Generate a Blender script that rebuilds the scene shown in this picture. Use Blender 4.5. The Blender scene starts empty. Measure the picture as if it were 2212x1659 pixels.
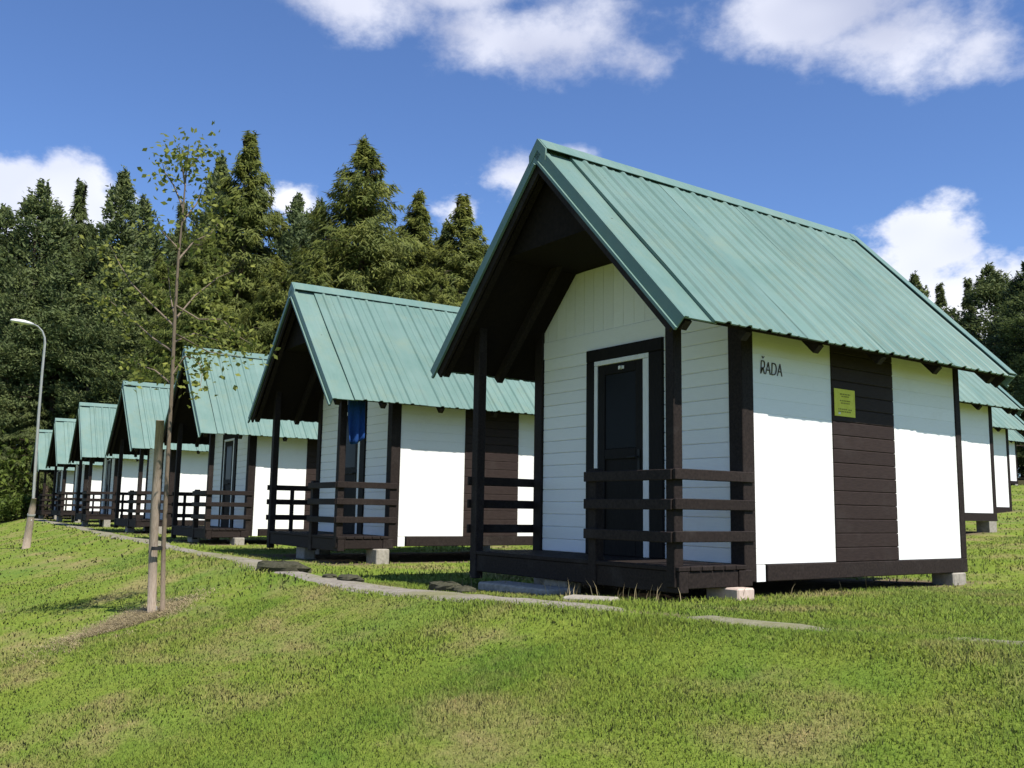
import bpy, math, random
import numpy as np
from mathutils import Vector, Matrix

random.seed(7)
rng = np.random.default_rng(11)
scene = bpy.context.scene
COL = scene.collection

# ------------------------------------------------------------------ camera
# eye at the origin; X runs along the cabin row (to the right), Y along the cabin axes, Z up
F = 2022.41 / 2212.0
CX, CY, FP = 1106.0, 829.5, 2022.41
CR = np.array([[0.58401902, -0.0989964, -0.80568077],      # world = CR @ (right, down, forward)
               [0.81158041, 0.09088902, 0.57712773],
               [0.01609396, -0.9909283, 0.13342446]])
cam_d = bpy.data.cameras.new("camera")
cam = bpy.data.objects.new("camera", cam_d)
COL.objects.link(cam)
cam_d.sensor_width = 36.0
cam_d.lens = 36.0 * F
cam_d.clip_start = 0.05
cam_d.clip_end = 3000
cam.matrix_world = Matrix([[CR[0, 0], -CR[0, 1], -CR[0, 2], 0],
                           [CR[1, 0], -CR[1, 1], -CR[1, 2], 0],
                           [CR[2, 0], -CR[2, 1], -CR[2, 2], 0],
                           [0, 0, 0, 1]])
scene.camera = cam


def ray(px, py):
    return CR @ np.array([(px - CX) / FP, (py - CY) / FP, 1.0])


def at(px, py, depth):
    return ray(px, py) * depth


# ------------------------------------------------------------------ light
SUN_EL = math.radians(55.6)
SUN_PHI = math.radians(2.0)           # measured from +X towards +Y
sun_vec = Vector((math.cos(SUN_EL) * math.cos(SUN_PHI), math.cos(SUN_EL) * math.sin(SUN_PHI), math.sin(SUN_EL)))
sd = bpy.data.lights.new("sun", 'SUN')
sd.energy = 4.8
sd.angle = math.radians(0.53)
sd.color = (1.0, 0.95, 0.87)
so = bpy.data.objects.new("sun", sd)
so.rotation_euler = sun_vec.to_track_quat('Z', 'Y').to_euler()
so.location = (10, 0, 20)
COL.objects.link(so)

vs = scene.view_settings
vs.view_transform = 'Standard'
vs.look = 'None'
vs.gamma = 1.0
vs.use_curve_mapping = False
vs.exposure = 0.67

scene.cycles.max_bounces = 6
scene.cycles.diffuse_bounces = 3
scene.cycles.transmission_bounces = 3
scene.cycles.transparent_max_bounces = 4

world = bpy.data.worlds.new("World")
scene.world = world
world.use_nodes = True


def build_sky():
    nt = world.node_tree
    nt.nodes.clear()
    N, Lk = nt.nodes.new, nt.links.new
    out = N('ShaderNodeOutputWorld')
    bg = N('ShaderNodeBackground')
    bg.inputs['Strength'].default_value = 0.1
    Lk(bg.outputs[0], out.inputs[0])
    sky = N('ShaderNodeTexSky')
    sky.sky_type = 'NISHITA'
    sky.sun_disc = False
    sky.sun_elevation = SUN_EL
    sky.sun_rotation = math.radians(90) - SUN_PHI
    sky.altitude = 500
    sky.air_density = 1.0
    sky.dust_density = 0.4
    sky.ozone_density = 2.2
    tint = N('ShaderNodeMixRGB')
    tint.blend_type = 'MULTIPLY'
    tint.inputs[0].default_value = 1.0
    tint.inputs[2].default_value = (0.655, 0.80, 1.06, 1)
    Lk(sky.outputs[0], tint.inputs[1])

    def math_(op, a, b=None, clamp=False):
        n = N('ShaderNodeMath')
        n.operation = op
        n.use_clamp = clamp
        for i, q in enumerate((a, b)):
            if q is None:
                continue
            if isinstance(q, (int, float)):
                n.inputs[i].default_value = q
            else:
                Lk(q, n.inputs[i])
        return n.outputs[0]
    tc = N('ShaderNodeTexCoord')
    sep = N('ShaderNodeSeparateXYZ')
    Lk(tc.outputs['Generated'], sep.inputs[0])
    az = math_('ARCTAN2', sep.outputs[1], sep.outputs[0])
    el = math_('ARCSINE', sep.outputs[2])

    def noise(scale, detail, rough, offs=0.0):
        mp = N('ShaderNodeMapping')
        mp.inputs['Location'].default_value = (offs, offs * 1.7, 0)
        mp.inputs['Scale'].default_value = (1, 1, 1.5)
        Lk(tc.outputs['Generated'], mp.inputs[0])
        n = N('ShaderNodeTexNoise')
        n.inputs['Scale'].default_value = scale
        n.inputs['Detail'].default_value = detail
        n.inputs['Roughness'].default_value = rough
        Lk(mp.outputs[0], n.inputs['Vector'])
        return n.outputs[0]
    n1 = noise(9.0, 6, 0.62)
    n2 = noise(5.0, 2, 0.6, 3.1)
    # cloud banks: (azimuth, elevation, half-widths) in the sky, from where the photograph shows them
    blobs = []
    for px, py, rx, ry, amp in [(1170, 85, 260, 105, 1.0), (760, 10, 190, 80, .92), (1040, -60, 330, 95, 1.0),
                                (1770, 40, 270, 110, 1.0), (1890, 85, 230, 95, .95), (2110, 110, 130, 75, .5), (1330, 125, 170, 50, .55),
                                (40, 425, 125, 95, 1.2), (150, 420, 110, 85, 1.15), (235, 445, 60, 45, .8),
                                (1105, 380, 80, 50, .55), (1225, 332, 60, 24, .6), (985, 455, 70, 50, .42),
                                (1990, 560, 140, 120, 1.15), (2110, 640, 150, 110, 1.15), (640, 440, 65, 38, .62)]:
        d = ray(px, py)
        d = d / np.linalg.norm(d)
        blobs.append((math.atan2(d[1], d[0]), math.asin(d[2]), rx / FP * 1.02, ry / FP * 1.02, amp))
    r2 = random.Random(5)
    az0 = math.atan2(CR[1, 2], CR[0, 2])
    for k in range(9):
        a = az0 + math.radians(50 + k * 32 + r2.uniform(-8, 8))
        a = (a + math.pi) % (2 * math.pi) - math.pi
        blobs.append((a, math.radians(r2.choice((12, 20, 33, 42))), r2.uniform(.16, .3), r2.uniform(.05, .1), 1.0))
    comb = N('ShaderNodeCombineXYZ')
    Lk(az, comb.inputs[0])
    Lk(el, comb.inputs[1])
    field = None
    for a, e, ra, re, amp in blobs:
        k = math.cos(e) / ra
        vm = N('ShaderNodeVectorMath')
        vm.operation = 'MULTIPLY_ADD'
        Lk(comb.outputs[0], vm.inputs[0])
        vm.inputs[1].default_value = (k, 1.0 / re, 0)
        vm.inputs[2].default_value = (-a * k, -e / re, 0)
        ln = N('ShaderNodeVectorMath')
        ln.operation = 'LENGTH'
        Lk(vm.outputs[0], ln.inputs[0])
        m = N('ShaderNodeMath')
        m.operation = 'MULTIPLY_ADD'
        Lk(ln.outputs['Value'], m.inputs[0])
        m.inputs[1].default_value = -amp
        m.inputs[2].default_value = amp
        field = m.outputs[0] if field is None else math_('MAXIMUM', field, m.outputs[0])
    field = math_('MAXIMUM', field, -0.9)
    dens = math_('ADD', field, math_('MULTIPLY', math_('SUBTRACT', n1, 0.5), 2.3))
    low = N('ShaderNodeMapRange')
    low.inputs['From Min'].default_value = math.radians(17)
    low.inputs['From Max'].default_value = math.radians(24)
    low.inputs['To Min'].default_value = 1.9
    low.inputs['To Max'].default_value = 1.0
    Lk(el, low.inputs['Value'])
    dens = math_('MULTIPLY', dens, low.outputs[0])
    mr = N('ShaderNodeMapRange')
    mr.interpolation_type = 'SMOOTHSTEP'
    mr.inputs['From Min'].default_value = -0.06
    mr.inputs['From Max'].default_value = 0.8
    Lk(dens, mr.inputs['Value'])
    cover = math_('MULTIPLY', mr.outputs[0], 0.97)
    # body of the cloud: bright where thin and high, a little grey-lilac in the thick parts
    ramp = N('ShaderNodeValToRGB')
    ramp.color_ramp.elements[0].position = 0.36
    ramp.color_ramp.elements[0].color = (5.3, 5.6, 6.7, 1)
    ramp.color_ramp.elements[1].position = 0.6
    ramp.color_ramp.elements[1].color = (7.0, 7.1, 7.5, 1)
    Lk(n2, ramp.inputs[0])
    # high clouds are seen from below and show their greyer bases
    base = N('ShaderNodeValToRGB')
    base.color_ramp.elements[0].position = 0.38
    base.color_ramp.elements[0].color = (3.5, 3.8, 5.0, 1)
    base.color_ramp.elements[1].position = 0.62
    base.color_ramp.elements[1].color = (5.6, 5.8, 6.7, 1)
    Lk(n2, base.inputs[0])
    hi = N('ShaderNodeMapRange')
    hi.inputs['From Min'].default_value = math.radians(19)
    hi.inputs['From Max'].default_value = math.radians(25)
    Lk(el, hi.inputs['Value'])
    body = N('ShaderNodeMixRGB')
    Lk(hi.outputs[0], body.inputs[0])
    Lk(ramp.outputs[0], body.inputs[1])
    Lk(base.outputs[0], body.inputs[2])
    mix = N('ShaderNodeMixRGB')
    Lk(cover, mix.inputs[0])
    Lk(tint.outputs[0], mix.inputs[1])
    Lk(body.outputs[0], mix.inputs[2])
    Lk(mix.outputs[0], bg.inputs[0])


build_sky()

# ------------------------------------------------------------------ terrain


def sstep(a, b, x):
    t = np.clip((np.asarray(x, float) - a) / (b - a), 0, 1)
    return t * t * (3 - 2 * t)


def path_y(x):
    x = np.asarray(x, float)
    return 4.42 + 0.085 * np.clip(-9.5 - x, 0, 60) - 0.02 * np.clip(x + 4, 0, 10)


_gr = np.random.default_rng(3)
_NG = _gr.random((64, 64))


def vnoise(x, y, s):
    x = np.asarray(x, float) / s + 100.3
    y = np.asarray(y, float) / s + 57.1
    xi = np.floor(x).astype(int)
    yi = np.floor(y).astype(int)
    fx = x - xi
    fy = y - yi
    fx = fx * fx * (3 - 2 * fx)
    fy = fy * fy * (3 - 2 * fy)
    g = lambda a, b: _NG[a % 64, b % 64]
    return (g(xi, yi) * (1 - fx) + g(xi + 1, yi) * fx) * (1 - fy) + (g(xi, yi + 1) * (1 - fx) + g(xi + 1, yi + 1) * fx) * fy


def terrain(x, y):
    x = np.asarray(x, float)
    y = np.asarray(y, float)
    yp = path_y(x)
    zt = -0.775 + 0.034 * np.clip(x + 8, 0, 9)
    up = np.clip(y - 8.5, 0, 55)
    rise = 0.063 * up * sstep(8.5, 12, y)
    dn = np.clip(yp - 0.35 - y, 0, 60)
    bank = np.where(dn < 6, 0.235 * dn, 1.41 + 0.12 * (np.minimum(dn, 14) - 6))
    soft = 0.04 * sstep(0.0, 0.5, dn)
    z = zt + rise - bank - soft
    lawn = sstep(0.2, 1.2, dn) + sstep(9.5, 13, y)
    z = z + (vnoise(x, y, 1.7) - .5) * 0.07 * np.minimum(lawn, 1) + (vnoise(x, y, .6) - .5) * 0.022 * np.minimum(lawn + .25, 1)
    return z


def tz(x, y):
    return float(terrain(x, y))


# ------------------------------------------------------------------ materials
MATS = {}


def new_mat(name):
    m = bpy.data.materials.new(name)
    m.use_nodes = True
    nt = m.node_tree
    nt.nodes.clear()
    o = nt.nodes.new('ShaderNodeOutputMaterial')
    b = nt.nodes.new('ShaderNodeBsdfPrincipled')
    nt.links.new(b.outputs[0], o.inputs[0])
    MATS[name] = m
    return m, nt, b, o


def tex(nt, scale, detail=4, rough=.55, coord='Object', vec=(1, 1, 1)):
    tc = nt.nodes.new('ShaderNodeTexCoord')
    mp = nt.nodes.new('ShaderNodeMapping')
    mp.inputs['Scale'].default_value = vec
    nt.links.new(tc.outputs[coord], mp.inputs[0])
    n = nt.nodes.new('ShaderNodeTexNoise')
    n.inputs['Scale'].default_value = scale
    n.inputs['Detail'].default_value = detail
    n.inputs['Roughness'].default_value = rough
    nt.links.new(mp.outputs[0], n.inputs['Vector'])
    return n.outputs[0]


def geo_tex(nt, scale, detail=4, rough=.55, vec=(1, 1, 1)):
    g = nt.nodes.new('ShaderNodeNewGeometry')
    mp = nt.nodes.new('ShaderNodeMapping')
    mp.inputs['Scale'].default_value = vec
    nt.links.new(g.outputs['Position'], mp.inputs[0])
    n = nt.nodes.new('ShaderNodeTexNoise')
    n.inputs['Scale'].default_value = scale
    n.inputs['Detail'].default_value = detail
    n.inputs['Roughness'].default_value = rough
    nt.links.new(mp.outputs[0], n.inputs['Vector'])
    return n.outputs[0]


def ramp(nt, src, stops):
    r = nt.nodes.new('ShaderNodeValToRGB')
    cr = r.color_ramp
    while len(cr.elements) < len(stops):
        cr.elements.new(0.5)
    for e, (p, c) in zip(cr.elements, stops):
        e.position = p
        e.color = (*c, 1) if len(c) == 3 else c
    nt.links.new(src, r.inputs[0])
    return r.outputs[0]


def mixc(nt, fac, a, b, mode='MIX'):
    m = nt.nodes.new('ShaderNodeMixRGB')
    m.blend_type = mode
    for i, q in enumerate((fac, a, b)):
        if isinstance(q, (int, float)):
            m.inputs[i].default_value = q
        elif isinstance(q, tuple):
            m.inputs[i].default_value = (*q, 1)
        else:
            nt.links.new(q, m.inputs[i])
    return m.outputs[0]


def bump(nt, b, src, strength, dist):
    bp = nt.nodes.new('ShaderNodeBump')
    bp.inputs['Strength'].default_value = strength
    bp.inputs['Distance'].default_value = dist
    nt.links.new(src, bp.inputs['Height'])
    nt.links.new(bp.outputs[0], b.inputs['Normal'])


def obj_rand(nt):
    return nt.nodes.new('ShaderNodeObjectInfo').outputs['Random']


def paint(name, c1, c2, rough=.6, grain=(3, 3, 30), dirt=None, spec=.35, var=.1):
    m, nt, b, o = new_mat(name)
    g = geo_tex(nt, 6, 5, .6, grain)
    col = ramp(nt, g, [(.3, c1), (.7, c2)])
    if dirt:
        d = geo_tex(nt, 2.1, 6, .7)
        f = ramp(nt, d, [(.55, (0, 0, 0)), (.78, (.55, .55, .55))])
        col = mixc(nt, f, col, dirt)
    rn = obj_rand(nt)
    v = ramp(nt, rn, [(0, (1 - 1.4 * var,) * 3), (1, (1 + .6 * var,) * 3)])
    col = mixc(nt, 1.0, col, v, 'MULTIPLY')
    nt.links.new(col, b.inputs['Base Color'])
    b.inputs['Roughness'].default_value = rough
    b.inputs['Specular IOR Level'].default_value = spec
    bump(nt, b, g, .25, .004)
    return m


paint('white_paint', (.755, .75, .725), (.80, .795, .77), .65, (2, 2, 25), (.66, .64, .58), .25, .03)
paint('brown_paint', (.020, .013, .0115), (.038, .026, .023), .7, (2, 2, 30), (.05, .041, .037), .15)
paint('dark_timber', (.012, .009, .008), (.030, .022, .019), .7, (8, 8, 8), (.06, .052, .047), .12)
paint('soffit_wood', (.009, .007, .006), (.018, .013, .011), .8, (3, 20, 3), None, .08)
paint('door_paint', (.008, .007, .007), (.014, .012, .011), .6, (8, 8, 2), None, .1)
paint('door_trim', (.62, .62, .60), (.72, .72, .70), .5, (8, 8, 2))
paint('concrete', (.22, .20, .165), (.36, .33, .28), .9, (4, 4, 4), (.2, .18, .15), .1)
paint('pink_block', (.46, .36, .30), (.58, .47, .40), .9, (6, 6, 6), (.28, .22, .18), .1)
paint('grey_stone', (.10, .095, .09), (.24, .225, .21), .9, (5, 5, 5), (.06, .055, .045), .15)
paint('stone_and_shade', (.035, .036, .020), (.085, .080, .055), .95, (5, 5, 5), (.05, .06, .02), .1)  # dark tone of the path stones; also paints one shadow patch as a rock
paint('stake_wood', (.20, .155, .115), (.34, .28, .22), .8, (14, 14, 1.5), (.13, .11, .09), .1)
paint('sapling_bark', (.13, .100, .070), (.22, .172, .125), .8, (14, 14, 3), None, .15)
paint('pine_bark', (.05, .04, .032), (.13, .095, .07), .9, (3, 3, 1), None, .1)
paint('galvanised', (.24, .25, .24), (.36, .37, .35), .5, (6, 6, 1), (.3, .28, .25), .4)
paint('lamp_plastic', (.62, .61, .56), (.72, .71, .66), .35, (5, 5, 5), None, .5)
paint('rubber', (.012, .012, .012), (.02, .02, .02), .7, (5, 5, 5))
paint('blue_cloth', (.012, .045, .17), (.02, .07, .24), .9, (10, 10, 3), None, .1)
paint('yellow_paper', (.56, .52, .05), (.66, .62, .09), .6, (4, 4, 4), None, .2)
paint('print_ink', (.20, .18, .02), (.27, .25, .03), .7, (4, 4, 4))
paint('letter_ink', (.035, .022, .012), (.055, .035, .02), .6, (4, 4, 4))
paint('table_top', (.55, .55, .5), (.66, .66, .62), .5, (5, 5, 5), None)


def roof_mat():
    m, nt, b, o = new_mat('roof_green')
    n1 = tex(nt, 1.6, 6, .65)
    n2 = tex(nt, 7, 4, .6, 'Object', (.35, 3, .35))
    col = ramp(nt, n1, [(.3, (.092, .168, .146)), (.7, (.130, .208, .184))])
    col = mixc(nt, ramp(nt, n2, [(.45, (0, 0, 0)), (.8, (.45, .45, .45))]), col, (.165, .235, .215))
    li = tex(nt, 2.7, 7, .72)
    col = mixc(nt, ramp(nt, li, [(.50, (0, 0, 0)), (.70, (.4, .4, .4))]), col, (.165, .205, .140))
    rv = ramp(nt, obj_rand(nt), [(0, (.90, .92, .90)), (1, (1.08, 1.06, 1.03))])
    col = mixc(nt, 1.0, col, rv, 'MULTIPLY')
    st = tex(nt, 5, 5, .7, 'Object', (.25, 6, .25))
    col = mixc(nt, ramp(nt, st, [(.55, (0, 0, 0)), (.75, (.4, .4, .4))]), col, (.10, .135, .115))
    sp = tex(nt, 24, 3, .6)
    col = mixc(nt, ramp(nt, sp, [(.64, (0, 0, 0)), (.74, (.5, .5, .5))]), col, (.07, .125, .115))
    nt.links.new(col, b.inputs['Base Color'])
    b.inputs['Roughness'].default_value = .48
    b.inputs['Metallic'].default_value = 0
    b.inputs['Specular IOR Level'].default_value = .35
    bump(nt, b, n1, .12, .01)


roof_mat()


def glass_mat():
    m, nt, b, o = new_mat('window_glass')
    b.inputs['Base Color'].default_value = (.008, .010, .012, 1)
    b.inputs['Roughness'].default_value = .3
    b.inputs['IOR'].default_value = 1.16


glass_mat()


def lawn_colour(nt):
    big = geo_tex(nt, .42, 4, .55)
    mid = geo_tex(nt, 1.7, 5, .62)
    dry = geo_tex(nt, .75, 5, .65, (1, 1.3, 1))
    col = ramp(nt, big, [(.32, (.102, .172, .025)), (.5, (.150, .210, .030)), (.68, (.114, .180, .036))])
    col = mixc(nt, ramp(nt, mid, [(.36, (.0, .0, .0)), (.66, (.75, .75, .75))]), col, (.172, .210, .036))
    col = mixc(nt, ramp(nt, dry, [(.49, (0, 0, 0)), (.66, (.85, .85, .85))]), col, (.245, .205, .092))
    return col


def lawn_mats():
    m, nt, b, o = new_mat('lawn')
    col = lawn_colour(nt)
    fine = geo_tex(nt, 16, 6, .7)
    col = mixc(nt, 1.0, col, ramp(nt, fine, [(.28, (.74, .74, .72)), (.7, (1.08, 1.08, 1.05))]), 'MULTIPLY')
    va = nt.nodes.new('ShaderNodeVertexColor')
    va.layer_name = 'soil'
    sepc = nt.nodes.new('ShaderNodeSeparateColor')
    nt.links.new(va.outputs[0], sepc.inputs[0])
    soil = ramp(nt, geo_tex(nt, 9, 5, .65), [(.3, (.085, .060, .040)), (.7, (.19, .145, .10))])
    col = mixc(nt, sepc.outputs[0], col, soil)
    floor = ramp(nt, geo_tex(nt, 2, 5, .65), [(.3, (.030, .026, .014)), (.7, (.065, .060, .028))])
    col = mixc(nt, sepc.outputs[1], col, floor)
    nt.links.new(col, b.inputs['Base Color'])
    b.inputs['Roughness'].default_value = 1
    b.inputs['Specular IOR Level'].default_value = .05
    bump(nt, b, fine, .6, .03)

    def blade(name, extra):
        m, nt, b, o = new_mat(name)
        col = lawn_colour(nt)
        a = nt.nodes.new('ShaderNodeAttribute')
        a.attribute_name = 'rnd'
        r = ramp(nt, a.outputs['Fac'], extra)
        col = mixc(nt, 1.0, col, r, 'MULTIPLY')
        g = nt.nodes.new('ShaderNodeNewGeometry')
        vm = nt.nodes.new('ShaderNodeVectorMath')
        vm.operation = 'MULTIPLY_ADD'
        nt.links.new(g.outputs['Normal'], vm.inputs[0])
        vm.inputs[1].default_value = (.14, .14, .14)
        vm.inputs[2].default_value = (0, 0, .9)
        nn = nt.nodes.new('ShaderNodeVectorMath')
        nn.operation = 'NORMALIZE'
        nt.links.new(vm.outputs[0], nn.inputs[0])
        nt.links.new(nn.outputs[0], b.inputs['Normal'])
        nt.links.new(col, b.inputs['Base Color'])
        b.inputs['Roughness'].default_value = .7
        b.inputs['Specular IOR Level'].default_value = .15
        tr = nt.nodes.new('ShaderNodeBsdfTranslucent')
        nt.links.new(col, tr.inputs[0])
        ms = nt.nodes.new('ShaderNodeMixShader')
        ms.inputs[0].default_value = .2
        nt.links.new(b.outputs[0], ms.inputs[1])
        nt.links.new(tr.outputs[0], ms.inputs[2])
        nt.links.new(ms.outputs[0], o.inputs[0])
    blade('grass_blade', [(0, (.72, .82, .64)), (.5, (1.0, 1.06, .92)), (.88, (1.25, 1.22, 1.15)), (1, (1.6, 1.4, 1.6))])
    m, nt, b, o = new_mat('straw')
    a = nt.nodes.new('ShaderNodeAttribute')
    a.attribute_name = 'rnd'
    col = ramp(nt, a.outputs['Fac'], [(0, (.19, .15, .075)), (.6, (.30, .24, .125)), (1, (.40, .33, .19))])
    nt.links.new(col, b.inputs['Base Color'])
    b.inputs['Roughness'].default_value = .8


lawn_mats()


def path_mat():
    m, nt, b, o = new_mat('path_gravel')
    n = geo_tex(nt, 14, 6, .7)
    g = geo_tex(nt, 1.3, 4, .6)
    col = ramp(nt, n, [(.3, (.16, .14, .118)), (.7, (.30, .275, .235))])
    col = mixc(nt, ramp(nt, g, [(.40, (0, 0, 0)), (.62, (.75, .75, .75))]), col, (.165, .165, .07))
    nt.links.new(col, b.inputs['Base Color'])
    b.inputs['Roughness'].default_value = 1
    b.inputs['Specular IOR Level'].default_value = .05
    bump(nt, b, n, .7, .02)


path_mat()


def foliage(name, dark, light, trans=.25, soft=False):
    m, nt, b, o = new_mat(name)
    n = geo_tex(nt, .9, 4, .6)
    a = nt.nodes.new('ShaderNodeAttribute')
    a.attribute_name = 'rnd'
    col = ramp(nt, n, [(.32, dark), (.68, light)])
    v = ramp(nt, a.outputs['Fac'], [(0, (.6, .65, .6)), (1, (1.4, 1.35, 1.3))])
    col = mixc(nt, 1.0, col, v, 'MULTIPLY')
    rv = ramp(nt, obj_rand(nt), [(0, (.85, .9, .85)), (1, (1.15, 1.1, 1.05))])
    col = mixc(nt, 1.0, col, rv, 'MULTIPLY')
    nt.links.new(col, b.inputs['Base Color'])
    if soft:      # needle sprays shade like the rounded clump they belong to
        tc = nt.nodes.new('ShaderNodeTexCoord')
        ma = nt.nodes.new('ShaderNodeVectorMath')
        ma.operation = 'MULTIPLY_ADD'
        ma.inputs[1].default_value = (1, 1, 0)
        ma.inputs[2].default_value = (0, 0, .9)
        nt.links.new(tc.outputs['Object'], ma.inputs[0])
        no = nt.nodes.new('ShaderNodeVectorMath')
        no.operation = 'NORMALIZE'
        nt.links.new(ma.outputs[0], no.inputs[0])
        vt = nt.nodes.new('ShaderNodeVectorTransform')
        vt.vector_type = 'NORMAL'
        vt.convert_from = 'OBJECT'
        vt.convert_to = 'WORLD'
        nt.links.new(no.outputs[0], vt.inputs[0])
        ge = nt.nodes.new('ShaderNodeNewGeometry')
        mb_ = nt.nodes.new('ShaderNodeVectorMath')
        mb_.operation = 'MULTIPLY_ADD'
        nt.links.new(ge.outputs['Normal'], mb_.inputs[0])
        mb_.inputs[1].default_value = (.7, .7, .7)
        nt.links.new(vt.outputs[0], mb_.inputs[2])
        n2 = nt.nodes.new('ShaderNodeVectorMath')
        n2.operation = 'NORMALIZE'
        nt.links.new(mb_.outputs[0], n2.inputs[0])
        nt.links.new(n2.outputs[0], b.inputs['Normal'])
    b.inputs['Roughness'].default_value = .65
    b.inputs['Specular IOR Level'].default_value = .2
    tr = nt.nodes.new('ShaderNodeBsdfTranslucent')
    nt.links.new(col, tr.inputs[0])
    ms = nt.nodes.new('ShaderNodeMixShader')
    ms.inputs[0].default_value = trans
    nt.links.new(b.outputs[0], ms.inputs[1])
    nt.links.new(tr.outputs[0], ms.inputs[2])
    nt.links.new(ms.outputs[0], o.inputs[0])


foliage('needles_larch', (.076, .102, .022), (.146, .162, .036), .3, True)
foliage('needles_pine', (.066, .094, .034), (.120, .148, .050), .3, True)
foliage('needles_spruce', (.060, .084, .028), (.108, .130, .042), .3, True)
foliage('leaf_sapling', (.125, .160, .034), (.235, .245, .06), .4)
foliage('leaf_shrub', (.055, .085, .014), (.12, .15, .028), .3)

# ------------------------------------------------------------------ mesh helpers


class MB:
    def __init__(s):
        s.v = []
        s.f = []

    def box(s, x0, x1, y0, y1, z0, z1):
        i = len(s.v)
        s.v += [(x0, y0, z0), (x1, y0, z0), (x1, y1, z0), (x0, y1, z0), (x0, y0, z1), (x1, y0, z1), (x1, y1, z1), (x0, y1, z1)]
        s.f += [(i, i + 3, i + 2, i + 1), (i + 4, i + 5, i + 6, i + 7), (i, i + 1, i + 5, i + 4), (i + 1, i + 2, i + 6, i + 5), (i + 2, i + 3, i + 7, i + 6), (i + 3, i, i + 4, i + 7)]
        return s

    def prism(s, poly, ax, a0, a1):
        """extrude a 2-D polygon (in the two other axes, cyclic order) along axis ax"""
        n = len(poly)
        i = len(s.v)
        for a in (a0, a1):
            for p in poly:
                q = [0, 0, 0]
                q[ax] = a
                q[(ax + 1) % 3] = p[0]
                q[(ax + 2) % 3] = p[1]
                s.v.append(tuple(q))
        for k in range(n):
            s.f.append((i + k, i + (k + 1) % n, i + n + (k + 1) % n, i + n + k))
        s.f.append(tuple(i + k for k in reversed(range(n))))
        s.f.append(tuple(i + n + k for k in range(n)))
        return s

    def strip(s, rows, closed=False):
        """rows: list of equal-length point lists"""
        i = len(s.v)
        n = len(rows[0])
        for r in rows:
            s.v += [tuple(p) for p in r]
        for a in range(len(rows) - 1):
            for b in range(n - (0 if closed else 1)):
                c = (b + 1) % n
                s.f.append((i + a * n + b, i + a * n + c, i + (a + 1) * n + c, i + (a + 1) * n + b))
        return s

    def tube(s, pts, rad, n=8, cap=True):
        rows = []
        pts = [Vector(p) for p in pts]
        for k, p in enumerate(pts):
            d = (pts[min(k + 1, len(pts) - 1)] - pts[max(k - 1, 0)]).normalized()
            u = d.cross(Vector((0, 0, 1)))
            if u.length < .05:
                u = d.cross(Vector((0, 1, 0)))
            u.normalize()
            w = d.cross(u)
            r = rad[k] if hasattr(rad, '__len__') else rad
            rows.append([p + r * (math.cos(2 * math.pi * j / n) * u + math.sin(2 * math.pi * j / n) * w) for j in range(n)])
        i0 = len(s.v)
        s.strip(rows, True)
        if cap:
            s.f.append(tuple(i0 + j for j in range(n)))
            e = len(s.v) - n
            s.f.append(tuple(e + j for j in reversed(range(n))))
        return s

    def mesh(s, name, mat, smooth=False):
        me = bpy.data.meshes.new(name)
        me.from_pydata(s.v, [], s.f)
        me.materials.append(MATS[mat])
        me.validate()
        if smooth:
            me.polygons.foreach_set('use_smooth', [True] * len(me.polygons))
        me.update()
        return me

    def build(s, name, mat, parent=None, bevel=0, smooth=False):
        return link(name, s.mesh(name, mat, smooth), parent, bevel)


def link(name, me, parent=None, bevel=0):
    o = bpy.data.objects.new(name, me)
    COL.objects.link(o)
    if parent is not None:
        o.parent = parent
    if bevel:
        md = o.modifiers.new('bevel', 'BEVEL')
        md.width = bevel
        md.segments = 1
        md.limit_method = 'ANGLE'
    return o


def tag(o, label=None, cat=None, group=None, kind=None):
    if label:
        o['label'] = label
    if cat:
        o['category'] = cat
    if group:
        o['group'] = group
    if kind:
        o['kind'] = kind
    return o


def empty(name, loc, rz=0):
    o = bpy.data.objects.new(name, None)
    o.location = loc
    o.rotation_euler = (0, 0, rz)
    o.empty_display_size = .2
    COL.objects.link(o)
    return o


def np_mesh(name, V, Fc, mat, rnd=None):
    """V (n,3), Fc (m,k) constant polygon size"""
    me = bpy.data.meshes.new(name)
    k = Fc.shape[1]
    me.vertices.add(len(V))
    me.vertices.foreach_set('co', V.astype(np.float32).ravel())
    me.loops.add(Fc.size)
    me.loops.foreach_set('vertex_index', Fc.astype(np.int32).ravel())
    me.polygons.add(len(Fc))
    me.polygons.foreach_set('loop_start', np.arange(0, Fc.size, k, dtype=np.int32))
    me.update(calc_edges=True)
    if rnd is not None:
        a = me.attributes.new('rnd', 'FLOAT', 'POINT')
        a.data.foreach_set('value', rnd.astype(np.float32))
    me.materials.append(MATS[mat])
    return me


# ------------------------------------------------------------------ cabins: placements (x, y, z offsets to the nearest one, turn in degrees)
GZ = -0.62
PLACES = {1: (0, 0, 0, 0), 2: (-6.73, .436, .013, -2.57), 3: (-13.38, .80, -.05, -3.3), 4: (-20.64, 1.28, 0, -2.5),
          5: (-28.02, 1.607, .047, -4.5), 6: (-35.88, 2.21, .094, -3.0), 7: (-42.6, 2.62, .05, -3.06),
          8: (-3.6, 7.54, .49, -1.5), 9: (-6.5, 13.9, .67, -2), 10: (-17.35, 36.5, 2.166, -2)}


def cabin_frame(k):
    x, y, z, r = PLACES[k]
    return Vector((-6.58 + x, 6.06 + y, GZ + z)), math.radians(r)


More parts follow.
